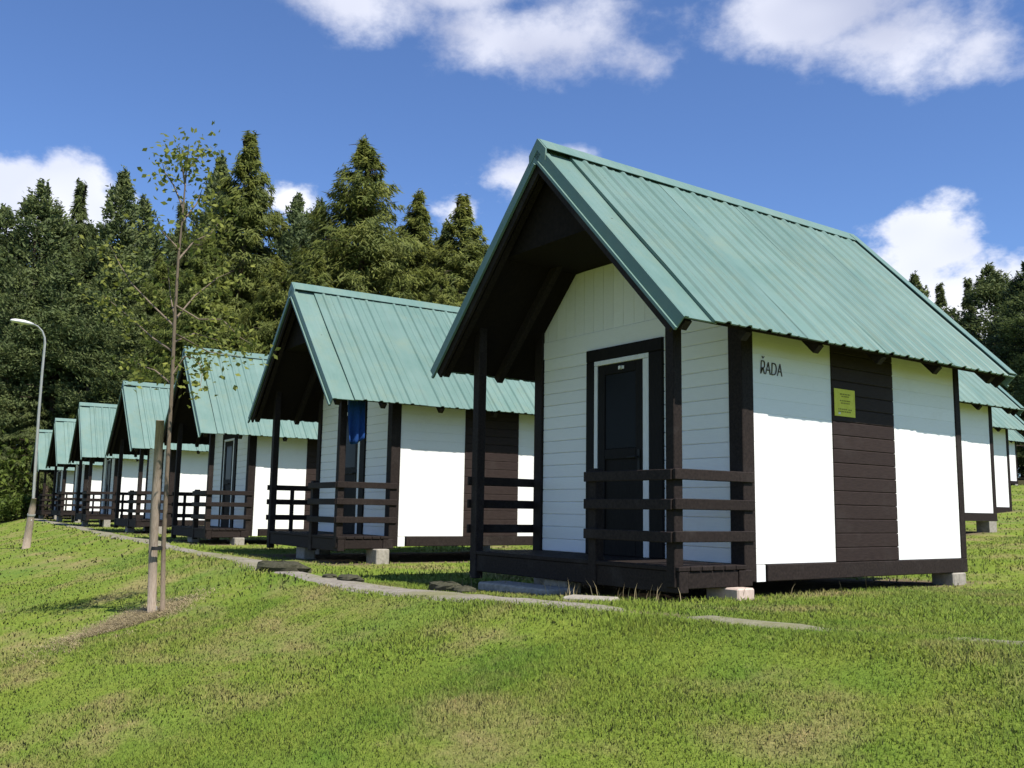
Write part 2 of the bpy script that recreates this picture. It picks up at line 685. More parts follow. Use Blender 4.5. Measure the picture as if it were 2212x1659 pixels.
# ------------------------------------------------------------------ ground
def ground():
    xs = np.unique(np.concatenate([np.arange(-620, -80, 20), np.arange(-80, -24, 1.0), np.arange(-24, 4, .18), np.arange(4, 40, 1.5), np.arange(40, 420, 20)]))
    ys = np.unique(np.concatenate([np.arange(-420, -20, 20), np.arange(-20, -3, 1.0), np.arange(-3, 14, .18), np.arange(14, 70, 1.2), np.arange(70, 640, 20)]))
    X, Y = np.meshgrid(xs, ys)
    Z = terrain(X, Y)
    V = np.stack([X, Y, Z], -1).reshape(-1, 3)
    nx, ny = len(xs), len(ys)
    idx = np.arange(nx * ny).reshape(ny, nx)
    Fc = np.stack([idx[:-1, :-1], idx[:-1, 1:], idx[1:, 1:], idx[1:, :-1]], -1).reshape(-1, 4)
    me = np_mesh('ground', V, Fc, 'lawn')
    me.polygons.foreach_set('use_smooth', np.ones(len(Fc), bool))
    # bare soil under the huts, round the sapling and under the trees: real ground cover, kept as a mask
    soil = np.zeros(len(V))
    x, y = V[:, 0], V[:, 1]
    for k in PLACES:
        c, r = cabin_frame(k)
        dx, dy = x - c.x, y - c.y
        lx = math.cos(r) * dx + math.sin(r) * dy
        ly = -math.sin(r) * dx + math.cos(r) * dy
        e = np.maximum(np.abs(lx) - 1.35, np.maximum(-.75 - ly, ly - 3.5))
        soil = np.maximum(soil, 1 - sstep(-.1, .5, e + (vnoise(x, y, .35) - .5) * .5))
    s = SAP
    d = np.hypot((x - s[0]) * .55 + (y - s[1]) * .55, ((x - s[0]) - (y - s[1])) * .45)
    soil = np.maximum(soil, .5 * (1 - sstep(.05, .5, d + (vnoise(x, y, .4) - .5) * .5)))
    tr = (1 - sstep(.04, .24, np.abs(y - path_y(x)))) * (x > -6.5) * (x < 9) * sstep(.25, .5, vnoise(x, y, .7))
    soil = np.maximum(soil, .9 * tr)
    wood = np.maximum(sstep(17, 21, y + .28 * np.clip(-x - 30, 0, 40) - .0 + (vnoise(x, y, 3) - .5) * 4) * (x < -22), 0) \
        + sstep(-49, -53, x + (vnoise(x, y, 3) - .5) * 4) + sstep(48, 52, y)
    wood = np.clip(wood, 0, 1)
    col = np.stack([soil, wood, np.zeros_like(soil), np.ones_like(soil)], -1).astype(np.float32)
    ca = me.color_attributes.new('soil', 'FLOAT_COLOR', 'POINT')
    ca.data.foreach_set('color', col.ravel())
    o = link('ground', me)
    tag(o, 'sloping green lawn with dry brown patches in front of and behind the cabins', 'ground', kind='structure')


SAP = at(338, 1325, 9.7)


def path():
    xs = np.arange(-52, 8, .22)
    yc = path_y(xs)
    rows = []
    n = 9
    for x, y in zip(xs, yc):
        w = .25 + .12 * (float(vnoise(x, 3, 1.1)) - .5) * 2
        if x > -6.5:      # beyond the porch only worn patches are left
            t = min(1, (x + 6.5) / 1.5)
            w = w * (1 - t) + t * (.02 + .34 * max(0, float(vnoise(x, 9, .55)) - .24))
        off = .14 * (float(vnoise(x, 17, 1.6)) - .5) * 2
        r = []
        for j in range(n):
            t = j / (n - 1) * 2 - 1
            jit = .05 * (float(vnoise(x * 3, j * 5.3, .5)) - .5) * (abs(t) > .9)
            yy = y + off + t * w + jit * 2
            edge = 1 - abs(t) ** 4
            r.append((x, yy, tz(x, yy) - .012 + .034 * edge * min(1, max(-.6, (w - .06) / .08)) + .012 * (float(vnoise(x, yy, .17)) - .5)))
        rows.append(r)
    mb = MB().strip(rows)
    o = mb.build('path', 'path_gravel', smooth=True)
    tag(o, 'narrow worn grey footpath running along the fronts of the cabins', 'path', kind='structure')


ground()
path()


# ------------------------------------------------------------------ cabins
HW, LEN, ZF, ZS = 1.42, 3.34, .21, .07
RX, RZ, EZ = 1.80, 3.93, 2.05
RY0, RY1 = -1.09, 3.72
SL = math.hypot(RX, RZ - EZ)
DX, DZ = RX / SL, (RZ - EZ) / SL      # down-slope unit
NX, NZ = DZ, DX                       # normal unit
CEIL = 3.07


def roof_z(x):
    return RZ - abs(x) * (RZ - EZ) / RX


def slope_pt(side, s, y, n):
    """point on the roof: s along the slope from the ridge, n above the sheet plane"""
    return (side * (DX * s + NX * n), y, RZ - DZ * s + NZ * n)


CACHE = {}


def cached(key, fn):
    if key not in CACHE:
        CACHE[key] = fn()
    return CACHE[key]


BOARD = [(0, 0), (0, .012), (.006, .018), (-.006, .018), (0, .012), (0, 0)]


def board_poly(h, t=.018, c=.006):
    # (z, outward)
    return [(0, 0), (0, t - c), (c, t), (h - c, t), (h, t - c), (h, 0)]


def hboard(mb, ax, a0, a1, plane, out, z0, h, c=.006):
    """one horizontal tongue-and-groove board on a wall; ax = axis it runs along, plane = wall position, out = +-1"""
    for_z = board_poly(h, .018, c)
    if ax == 0:      # runs along x, wall normal y ; prism axes: (y, z)
        mb.prism([(plane + out * o, z0 + z) for z, o in for_z], 0, a0, a1)
    else:            # runs along y, prism axes (z, x)
        mb.prism([(z0 + z, plane + out * o) for z, o in for_z], 1, a0, a1)


ROWS = [(ZF + k * .1256, .1236) for k in range(16)] + [(ZF + 16 * .1256, .19)]


def roof_sheet(y0, y1, side, smax, n0=.0, lip=False):
    """profiled metal sheet with raised ribs"""
    pitch, rh = .24, .019
    prof = [(y0, 0)]
    k0 = math.ceil((y0 - RY0 + .02) / pitch)
    y = RY0 - .02 + k0 * pitch
    while y < y1 - .05:
        if y > y0 + .05 and y1 - y0 > .5:
            prof += [(y - .034, 0), (y - .015, rh), (y + .015, rh), (y + .034, 0), (y + .104, .0), (y + .112, .006), (y + .128, .006), (y + .136, 0)]
        y += pitch
    prof = [p for p in prof if p[0] < y1 - .005] + [(y1, 0)]
    mb = MB()
    rows = []
    for s in np.linspace(.0, smax, 8):
        wob = .003 * math.sin(s * 3.1 + y0 * 5)
        rows.append([slope_pt(side, s, yy, n0 + hh + wob) for yy, hh in prof])
    mb.strip(rows)
    if lip:      # turned-down front edge
        mb.strip([[slope_pt(side, s, y0, n0), slope_pt(side, s, y0 + .004, .004)] for s in np.linspace(0.08, smax, 8)])
    # folded lip at the eave gives the sheet an edge
    mb.strip([[slope_pt(side, smax, yy, n0 + hh) for yy, hh in prof], [slope_pt(side, smax - .002, yy, n0 + hh - .012) for yy, hh in prof]])
    return mb


def slab(side, s0, s1, y0, y1, n0, n1):
    mb = MB()
    P = [slope_pt(side, s, y, n) for n in (n0, n1) for s, y in ((s0, y0), (s1, y0), (s1, y1), (s0, y1))]
    mb.v += P
    f = [(0, 1, 2, 3), (7, 6, 5, 4), (0, 4, 5, 1), (1, 5, 6, 2), (2, 6, 7, 3), (3, 7, 4, 0)]
    mb.f += f
    return mb


def merge(*ms):
    mb = MB()
    for m in ms:
        i = len(mb.v)
        mb.v += m.v
        mb.f += [tuple(a + i for a in q) for q in m.f]
    return mb


RAFTERS = [-.98, -.30, .62, 1.54, 2.46, 3.45]


def make_cabin(k, label, detail):
    loc, rz = cabin_frame(k)
    root = empty('cabin', loc, rz)
    tag(root, label, 'cabin', 'white and brown cabins with green roofs')

    def put(name, key, fn, mat, parent=root, bevel=0, smooth=False):
        me = cached(key, lambda: fn().mesh(name, mat, smooth))
        return link(name, me, parent, bevel if detail else 0)
    B = .006
    # --- base: sill beams, deck, blocks
    put('sill_beam', 'sill_r', lambda: MB().box(HW - .12, HW + .012, .26, LEN + .03, ZS, ZF - .003), 'dark_timber', bevel=B)
    put('sill_beam', 'sill_l', lambda: MB().box(-HW - .012, -HW + .12, .0, LEN + .03, ZS, ZF - .003), 'dark_timber')
    put('sill_beam', 'sill_b', lambda: MB().box(-HW + .122, HW - .122, LEN - .1, LEN + .01, ZS, ZF - .003), 'dark_timber')
    put('sill_beam', 'sill_m', lambda: MB().box(-HW - .02, HW + .03, -.11, .05, ZS - .03, ZF - .04), 'dark_timber', bevel=B)
    put('floor', 'floor', lambda: MB().box(-HW + .13, HW - .13, .06, LEN - .12, ZF - .08, ZF - .01), 'soffit_wood')
    put('foot_board', 'footb', lambda: MB().box(HW - .02, HW + .006, .125, .235, ZS + .0, ZF - .004), 'white_paint')
    put('porch_beam', 'pbeam', lambda: MB().box(-HW - .03, HW + .03, -.79, -.69, ZS - .06, ZF - .035), 'dark_timber', bevel=B)
    put('porch_beam', 'pbeam_r', lambda: MB().box(HW - .09, HW + .02, -.688, -.112, ZS - .03, ZF - .037), 'dark_timber', bevel=B)
    put('porch_beam', 'pbeam_l', lambda: MB().box(-HW - .02, -HW + .09, -.688, -.112, ZS - .03, ZF - .037), 'dark_timber', bevel=B)
    nd = 6
    dw = .78 / nd
    for j in range(nd):
        put('deck_board', 'deck%d' % j, lambda: MB().box(-HW - .035, HW + .035, -.80 + j * dw, -.80 + (j + 1) * dw - .008, ZF - .034, ZF), 'dark_timber', bevel=.004)

    def block(bx, by, sx, sy, top, mat, name='foundation_block'):
        w = Vector((bx * math.cos(rz) - by * math.sin(rz) + loc.x, bx * math.sin(rz) + by * math.cos(rz) + loc.y))
        bot = tz(w.x, w.y) - loc.z - .05
        MB().box(bx - sx, bx + sx, by - sy, by + sy, min(bot, top - .12), top).build(name, mat, root, .012 if detail else 0)
    block(HW - .03, -.16, .17, .10, ZS - .032, 'pink_block' if k == 1 else 'concrete')
    block(HW - .1, LEN - .14, .12, .12, ZS - .002, 'concrete')
    block(-HW + .1, LEN - .14, .12, .12, ZS - .002, 'concrete')
    block(-HW + .1, .1, .12, .1, ZS - .032, 'concrete')
    block(-.18, -.62, .17, .09, ZS - .062, 'concrete')
    # --- walls
    def front_rows():
        for z0, h in ROWS:
            if z0 < 2.2:
                yield -1.29, -.572, z0, h
                yield .502, 1.265, z0, h
            else:
                yield -1.40, 1.265, z0, h
    bays = [(.13, 1.198, 'white_paint'), (1.2, 2.158, 'brown_paint'), (2.16, 3.27, 'white_paint')]
    if detail >= 2:
        w = put('front_wall', 'fw_core', lambda: MB().box(-1.40, 1.28, .02, .06, ZF, 2.41), 'white_paint')
        for a0, a1, z0, h in front_rows():
            me = cached(('fb', round(a1 - a0, 3), h), lambda: (lambda m: (hboard(m, 0, 0, a1 - a0, 0, -1, 0, h), m)[1])(MB()).mesh('board', 'white_paint'))
            o = link('board', me, w)
            o.location = (a0, .02, z0)
        sw = put('side_wall', 'sw_core', lambda: MB().box(HW - .06, HW - .02, .1, 3.3, ZF, 2.40), 'white_paint')
        for b0, b1, mt in bays:
            par = sw
            if mt == 'brown_paint':
                par = put('shutter_panel', 'shutter_core', lambda: MB().box(HW - .0195, HW - .008, b0, b1, ZF, 2.40), 'brown_paint')
            pl = HW - .02 if mt == 'white_paint' else HW - .008
            for z0, h in ROWS:
                me = cached(('sb', round(b1 - b0, 3), h, mt), lambda: (lambda m: (hboard(m, 1, 0, b1 - b0, 0, 1, 0, h + .0016 if mt == 'white_paint' else h, .0022 if mt == 'white_paint' else .006), m)[1])(MB()).mesh('board', mt))
                o = link('board', me, par)
                o.location = (pl, b0, z0)
    else:
        def fw():
            mb = MB().box(-1.40, 1.28, .02, .06, ZF, 2.41)
            for a0, a1, z0, h in front_rows():
                hboard(mb, 0, a0, a1, .02, -1, z0, h)
            return mb

        def sw():
            mb = MB().box(HW - .06, HW - .02, .1, 3.3, ZF, 2.40)
            for b0, b1, mt in bays:
                if mt == 'white_paint':
                    for z0, h in ROWS:
                        hboard(mb, 1, b0, b1, HW - .02, 1, z0, h + .0016, .0022)
            return mb

        def sp():
            mb = MB().box(HW - .0195, HW - .008, 1.2, 2.158, ZF, 2.40)
            for z0, h in ROWS:
                hboard(mb, 1, 1.2, 2.158, HW - .008, 1, z0, h)
            return mb
        put('front_wall', 'fw', fw, 'white_paint')
        put('side_wall', 'sw', sw, 'white_paint')
        put('shutter_panel', 'sp', sp, 'brown_paint')

    def lw():
        mb = MB().box(-HW + .02, -HW + .06, .1, 3.3, ZF, 2.40)
        for z0, h in ROWS:
            hboard(mb, 1, .13, 3.27, -HW + .02, -1, z0, h)
        return mb

    def bw():
        mb = MB().box(-HW + .07, HW - .07, LEN - .06, LEN - .02, ZF, 2.4)
        for z0, h in ROWS:
            hboard(mb, 0, -HW + .08, HW - .08, LEN - .02, 1, z0, h)
        mb.prism([(LEN - .06, 2.41)], 0, 0, 0) if False else None
        i = len(mb.v)
        mb.prism([(2.405, -1.36), (2.405, 1.36), (RZ - .06, 0)], 1, LEN - .06, LEN - .03)
        return mb
    put('side_wall', 'lw', lw, 'white_paint')
    put('rear_wall', 'bw', bw, 'white_paint')
    # gable above the plate: upright boards up to the porch ceiling
    gw = put('gable', 'gw_core', lambda: MB().prism([(2.415, -1.395), (2.415, 1.395), (CEIL - .01, .79), (CEIL - .01, -.79)], 1, .022, .06), 'white_paint')
    x = -1.38
    while x < 1.3:
        x1 = min(x + .148, 1.40)
        top0, top1 = min(CEIL - .004, roof_z(x) - .045), min(CEIL - .004, roof_z(x1 - .004) - .045)
        if top0 > 2.44 and top1 > 2.44:
            if detail >= 2:
                MB().prism([(2.408, x), (2.408, x1 - .003), (top1, x1 - .003), (top0, x)], 1, .008, .0215).build('board', 'white_paint', gw)
            else:
                put('board', ('gb', round(x, 2)), lambda: MB().prism([(2.408, x), (2.408, x1 - .003), (top1, x1 - .003), (top0, x)], 1, .008, .0215), 'white_paint', gw)
        x += .148
    # --- posts
    up = lambda x: roof_z(x) - .05
    put('corner_post', 'cp_r', lambda: MB().prism([(ZS, 1.28), (ZS, HW + .012), (up(HW), HW + .012), (up(1.27), 1.28)], 1, -.022, .122), 'dark_timber', bevel=B)
    put('corner_post', 'cp_l', lambda: MB().prism([(ZS, -HW - .012), (ZS, -1.30), (up(1.30), -1.30), (up(HW), -HW - .012)], 1, -.022, .122), 'dark_timber', bevel=B)
    put('corner_post', 'cp_rr', lambda: MB().box(HW - .08, HW + .010, LEN - .065, LEN + .03, ZF - .002, 2.40), 'dark_timber', bevel=B)
    put('corner_post', 'cp_rl', lambda: MB().box(-HW - .010, -HW + .08, LEN - .065, LEN + .03, ZF - .002, 2.40), 'dark_timber')
    put('porch_post', 'pp_r', lambda: MB().prism([(ZS - .02, HW - .10), (ZS - .02, HW - .004), (up(HW), HW - .004), (up(HW - .11), HW - .10)], 1, -.805, -.71), 'dark_timber', bevel=B)
    put('porch_post', 'pp_l', lambda: MB().prism([(-.06, -HW - .02), (-.06, -HW + .085), (up(HW - .1), -HW + .085), (up(HW), -HW - .02)], 1, -.805, -.71), 'dark_timber', bevel=B)
    put('rail_post', 'pp_h', lambda: MB().box(.39, .49, -.805, -.71, -.02, .985), 'dark_timber', bevel=B)
    # --- rails
    for z0 in (.395, .645, .875):
        put('rail', ('rr', z0), lambda: MB().box(HW - .002, HW + .034, -.83, .085, z0, z0 + .085), 'dark_timber', bevel=.005)
        put('rail', ('rf', z0), lambda: MB().box(.37, HW - .006, -.841, -.807, z0 - .004, z0 + .08), 'dark_timber', bevel=.005)
        put('rail', ('rl', z0), lambda: MB().box(-HW - .056, -HW - .022, -.83, .03, z0 - .01, z0 + .075), 'dark_timber', bevel=.005)
    for j, yy in enumerate({1: [], 2: [-.42], 3: [-.56, -.3], 4: [-.62, -.42, -.2]}.get(k, [-.5, -.25])):
        put('baluster', ('bal', yy), lambda: MB().box(-HW - .0215, -HW + .02, yy - .03, yy + .03, ZF, .94), 'dark_timber', bevel=.005)
    # --- door
    f = put('door_frame', 'df', lambda: MB().box(-.57, -.455, -.024, .05, ZF, 2.098).box(.322, .50, -.024, .05, ZF, 2.098).box(-.57, .50, -.026, .05, 2.10, 2.22), 'door_paint', bevel=B)
    put('door_trim', 'dt', lambda: MB().box(-.4535, -.405, -.018, .05, ZF, 2.05).box(.240, .3205, -.018, .05, ZF, 2.05).box(-.4535, .3205, -.019, .05, 2.0515, 2.0985), 'door_trim', f, bevel=.004)
    d = put('door', 'dl', lambda: MB().box(-.403, .238, .004, .05, ZF, 2.048), 'door_paint')
    put('stile', 'dst', lambda: MB().box(-.403, -.30, -.012, .0035, ZF, 2.047).box(.135, .238, -.012, .0035, ZF, 2.047).box(-.299, .134, -.011, .0035, 1.95, 2.046)
        .box(-.299, .134, -.011, .0035, 1.12, 1.22).box(-.299, .134, -.011, .0035, ZF, .36), 'door_paint', d, bevel=.004)
    put('pane', 'dpane', lambda: MB().box(-.295, .130, -.002, .0036, 1.225, 1.945), 'window_glass', d)
    put('handle', 'dh', lambda: MB().box(.172, .202, -.022, -.0125, 1.0, 1.2).tube([(.187, -.02, 1.13), (.187, -.065, 1.13), (.08, -.068, 1.125)], .010, 6), 'rubber', d)
    if k == 1:
        put('door_peg', 'peg', lambda: MB().tube([(-.06, -.011, 2.0), (-.06, -.04, 2.0)], [.02, .014], 8).box(-.10, -.02, -.016, -.0105, 1.985, 2.015), 'door_trim', d)
    # --- roof
    for side, nm in ((1, 'r'), (-1, 'l')):
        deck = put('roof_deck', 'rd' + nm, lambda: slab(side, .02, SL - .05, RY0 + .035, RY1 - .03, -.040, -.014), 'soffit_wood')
        for j, ry in enumerate(RAFTERS):
            put('rafter', ('raf', nm, j), lambda: slab(side, .10, SL - .03, ry - .035, ry + .035, -.125, -.0405), 'dark_timber', deck)
        ys = [RY0 + .015, -.78, .36, 1.48, 2.60, RY1 - .012]
        for j in range(5):
            put('roof_sheet', ('sheet', nm, j), lambda: roof_sheet(ys[j] - (.03 if j > 1 else 0), ys[j + 1] + (.06 if j == 0 else 0), side, SL + .02 - .008 * (j % 2) - (.03 if j == 0 else 0), .0 if j == 0 else .028 + .002 * j, j == 1), 'roof_green')
        for yy, sg in ((RY0, -1), (RY1, 1)):
            y_in = yy - sg * (.05 if sg < 0 else .12)
            a, b = min(yy, y_in), max(yy, y_in)
            fl = put('rake_flashing', ('rake', nm, sg), lambda: merge(slab(side, -.01, SL + .0, a, b, .006 if sg < 0 else .055, .016 if sg < 0 else .065), slab(side, -.01, SL + .01, min(yy, yy + sg * .012), max(yy, yy + sg * .012), -.092, .0155 if sg < 0 else .0645)), 'roof_green')
            put('rake_lip', ('lip', nm, sg), lambda: slab(side, .13, SL + .02, min(yy + sg * .013, yy + sg * .036), max(yy + sg * .013, yy + sg * .036), -.106, -.082), 'roof_green', fl)
            put('rake_board', ('rkb', nm, sg), lambda: slab(side, .03, SL - .05, min(yy - sg * .001, yy - sg * .03), max(yy - sg * .001, yy - sg * .03), -.17, -.0415), 'dark_timber')
    put('ridge_cap', 'cap', lambda: merge(slab(1, -.058, .12, RY0 + .001, RY1 + .01, .055, .061), slab(-1, -.058, .12, RY0 + .001, RY1 + .01, .055, .061), MB().prism([(RZ + .083, 0), (RZ - .05, .125), (RZ - .16, .12), (RZ - .03, 0), (RZ - .16, -.12), (RZ - .05, -.125)], 1, RY0 - .0165, RY0)), 'roof_green')
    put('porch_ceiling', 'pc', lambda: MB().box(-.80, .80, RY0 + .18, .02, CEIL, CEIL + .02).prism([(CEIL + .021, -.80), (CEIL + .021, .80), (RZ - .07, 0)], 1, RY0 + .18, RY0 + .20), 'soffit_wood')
    return root


cabins = {}
LAB = {1: 'nearest white cabin, with brown lettering and a yellow notice on its side wall',
       2: 'white cabin with a blue cloth hanging at its porch, beside the nearest one',
       3: 'third cabin of the front row counted from the right, just right of the staked sapling',
       4: 'fourth cabin of the front row, directly behind the thin sapling trunk',
       5: 'fifth cabin of the front row, left of the sapling stake',
       6: 'next to last cabin of the front row, behind the small garden table',
       7: 'farthest left cabin at the end of the row, beside the lamp post',
       8: 'cabin behind the nearest one, its sunlit rear corner showing past the right wall',
       9: 'second cabin up the slope behind the nearest cabin, narrow white strip at right edge',
       10: 'farthest cabin on the slope at the right edge, smallest of the three behind'}
for k in PLACES:
    cabins[k] = make_cabin(k, LAB[k], 2 if k == 1 else (1 if k in (2, 3) else 0))


# lettering on the side wall of the nearest cabin
def lettering():
    cu = bpy.data.curves.new('lettering', 'FONT')
    cu.body = '\u0158ADA'
    cu.size = .165
    cu.extrude = .003
    cu.offset = -.0025
    cu.shear = .12
    ob = bpy.data.objects.new('lettering_curve', cu)
    COL.objects.link(ob)
    dg = bpy.context.evaluated_depsgraph_get()
    me = bpy.data.meshes.new_from_object(ob.evaluated_get(dg))
    bpy.data.objects.remove(ob)
    me.materials.clear()
    me.materials.append(MATS['letter_ink'])
    o = link('lettering', me, cabins[1])
    o.matrix_local = Matrix.Translation((HW + .003, .215, 1.80)) @ Matrix(((0, 0, 1, 0), (1, 0, 0, 0), (0, 1, 0, 0), (0, 0, 0, 1))) @ Matrix.Scale(.66, 4, (1, 0, 0))
    o['label'] = 'dark brown letters under the eave'


lettering()


def notice():
    loc, rz = cabin_frame(1)
    o = empty('notice', (loc.x + HW + .0145, loc.y + 1.375, loc.z + 1.64))
    MB().box(0, .003, -.155, .155, -.125, .125).build('sheet', 'yellow_paper', o)
    r = random.Random(2)
    for j, (z, a, b) in enumerate([(.078, -.07, .085), (.058, -.05, .06), (.018, -.075, .08), (-.004, -.06, .07), (-.06, -.10, .03), (-.062, .05, .10), (-.082, -.10, .09)]):
        y = a
        while y < b:
            w = r.uniform(.012, .03)
            MB().box(.0032, .0042, y, min(y + w, b), z - .006, z + .006).build('print_line', 'print_ink', o)
            y += w + .008
    MB().box(.0032, .0042, -.10, -.07, -.108, -.09).build('print_mark', 'door_trim', o)
    tag(o, 'small yellow printed notice pinned to the brown shutter panel', 'notice')


notice()


def blue_cloth():
    loc, rz = cabin_frame(2)
    rows = []
    for i in range(13):
        t = i / 12
        r = []
        for j in range(15):
            s = j / 14
            y = -.74 + (s * .27) * (1 - .2 * t) + .03 * t
            xo = .028 * math.sin(s * 13 + t * 1.3) * (.35 + t) + .02 * math.sin(s * 5 - t * 3)
            r.append((HW + .07 + xo, y, 2.12 - t * (.62 + .10 * s * (1 - s) * 2 - .07 * s)))
        rows.append(r)
    mb = MB().strip(rows)
    o = mb.build('hanging_cloth', 'blue_cloth', smooth=True)
    md = o.modifiers.new('thick', 'SOLIDIFY')
    md.thickness = .006
    o.location = loc
    o.rotation_euler = (0, 0, rz)
    tag(o, 'blue cloth hanging under the eave at the second cabin porch', 'cloth')
    p = MB()
    for y in (-.73, -.48):
        p.tube([(HW + .06, y, 2.10), (HW + .05, y, 2.17), (HW - .02, y, 2.19)], .006, 6)
    q = p.build('cloth_hook', 'galvanised', o)


blue_cloth()


# ------------------------------------------------------------------ lamp post, table, stones
def lamp_post():
    d = 23.5
    b = at(56, 1180, d)
    base = Vector((b[0], b[1], tz(b[0], b[1])))
    k1 = Vector(at(70, 1098, d))
    top = Vector(at(97, 740, d))
    tip = Vector(at(66, 698, d - .3))
    root = empty('lamp_post', base)
    L = lambda p: Vector(p) - base
    u = L(k1)
    MB().tube([L(base) - Vector((0, 0, .1)), L(base) + u * .5, u, u * 1.25], [.10, .09, .08, .055], 10).build('stub', 'stake_wood', root, smooth=True)
    t = L(top)
    pts = [u * .7 + Vector((.05, 0, 0)), u * 1.1, t * .6 + u * .2, t * .85, t]
    tp = L(tip)
    for s in (.2, .45, .7, 1.0):
        pts.append(t + Vector((0, 0, (tp.z - t.z) * math.sin(s * math.pi / 2))) + (Vector((tp.x, tp.y, 0)) - Vector((t.x, t.y, 0))) * (1 - math.cos(s * math.pi / 2)))
    MB().tube(pts, [.038, .036, .033, .030, .028, .026, .024, .022, .020], 10).build('pole', 'galvanised', root, smooth=True)
    dirv = (Vector((tp.x, tp.y, 0)) - Vector((t.x, t.y, 0))).normalized()
    hp = [tp + dirv * a + Vector((0, 0, -.02)) for a in (-.08, .05, .2, .4, .5)]
    rows = []
    side = dirv.cross(Vector((0, 0, 1)))
    for p, w, h in zip(hp, (.03, .07, .10, .09, .04), (.03, .055, .07, .06, .03)):
        rows.append([p + side * w * math.cos(2 * math.pi * j / 12) + Vector((0, 0, h * math.sin(2 * math.pi * j / 12) * (1 if math.sin(2 * math.pi * j / 12) > 0 else .6))) for j in range(12)])
    mb = MB().strip(rows, True)
    mb.f += [tuple(range(11, -1, -1)), tuple(range(48, 60))]
    mb.build('lamp_head', 'lamp_plastic', root, smooth=True)
    MB().tube([u * .82, u * .86], [.095, .095], 12).build('clamp_band', 'galvanised', root)
    tag(root, 'street lamp with curved arm on a thick weathered stub at far left', 'street lamp')


lamp_post()


def garden_table():
    r = ray(222, 1117)
    p = r * (-.745 / r[2])
    g = tz(p[0], p[1])
    o = empty('garden_table', (p[0], p[1], g))
    h = .70
    MB().tube([(0, 0, h - .03), (0, 0, h)], [.34, .34], 24).build('tabletop', 'table_top', o)
    MB().tube([(0, 0, .03), (0, 0, h - .03)], [.045, .035], 10).build('pedestal', 'stake_wood', o)
    for j in range(4):
        a = j * math.pi / 2 + .4
        MB().tube([(0, 0, .07), (.16 * math.cos(a), .16 * math.sin(a), .05), (.27 * math.cos(a), .27 * math.sin(a), 0)], [.028, .022, .02], 6).build('leg', 'stake_wood', o)
    tag(o, 'small round pale table on one leg in front of the far cabins', 'table')


garden_table()


def rock(px, py, z, sx, sy, sz, seed, label, mat='stone_and_shade', name='stone', rz=0):
    r = ray(px, py)
    p = r * (z / r[2])
    g = tz(p[0], p[1])
    rr = random.Random(seed)
    me_v, rows = [], []
    n = 14
    for i in range(8):
        t = i / 7
        ph = -math.pi / 2 + t * math.pi
        row = []
        for j in range(n):
            a = 2 * math.pi * j / n
            k = 1 + .22 * (float(vnoise(math.cos(a) * 2 + seed, math.sin(a) * 2 + i * .8, .7)) - .5) * 2
            c = math.copysign(abs(math.cos(ph)) ** .55, 1)
            row.append((sx * c * math.cos(a) * k, sy * c * math.sin(a) * k, sz * math.copysign(abs(math.sin(ph)) ** .7, math.sin(ph)) * (1 + .1 * rr.uniform(-1, 1))))
        rows.append(row)
    mb = MB().strip(rows, True)
    mb.f += [tuple(range(n - 1, -1, -1)), tuple(range(7 * n, 8 * n))]
    o = mb.build(name, mat, smooth=False)
    o.location = (p[0], p[1], g + sz * .25)
    o.rotation_euler = (0, 0, rz)
    tag(o, label, 'stone', 'stones along the footpath')


rock(607, 1246, -.84, .46, .20, .10, 4, 'dark flat stone shape standing in for a shadow patch at the near edge of the path below the second cabin', 'stone_and_shade', rz=.25)  # added dark shape in place of a shadow on the bank
rock(962, 1287, -.80, .26, .12, .07, 9, 'largest grey stone edging the path near the nearest cabin')
rock(1002, 1294, -.80, .15, .09, .05, 12, 'small grey stone right beside the largest edging stone')
rock(756, 1263, -.80, .22, .11, .06, 21, 'grey stone at the path edge left of the largest edging stone')
rock(712, 1256, -.80, .12, .08, .045, 30, 'smallest grey stone, leftmost but one along the path edge')


def slab_stone(px0, py0, px1, py1, z, w, h, label, name='kerb_slab'):
    a = ray(px0, py0)
    a = a * (z / a[2])
    b = ray(px1, py1)
    b = b * (z / b[2])
    d = Vector((b[0] - a[0], b[1] - a[1], 0))
    L = d.length
    o = MB().box(0, L, -w / 2, w / 2, -.25, h).build(name, 'concrete', bevel=.015)
    o.location = (a[0], a[1], z)
    o.rotation_euler = (0, 0, math.atan2(d.y, d.x))
    tag(o, label, 'slab', 'concrete slabs by the path')


slab_stone(1062, 1262, 1215, 1280, -.70, .34, .03, 'long grey concrete slab lying in front of the nearest cabin porch')
slab_stone(1225, 1290, 1330, 1296, -.67, .22, .015, 'short concrete slab sunk in grass before the porch steps')


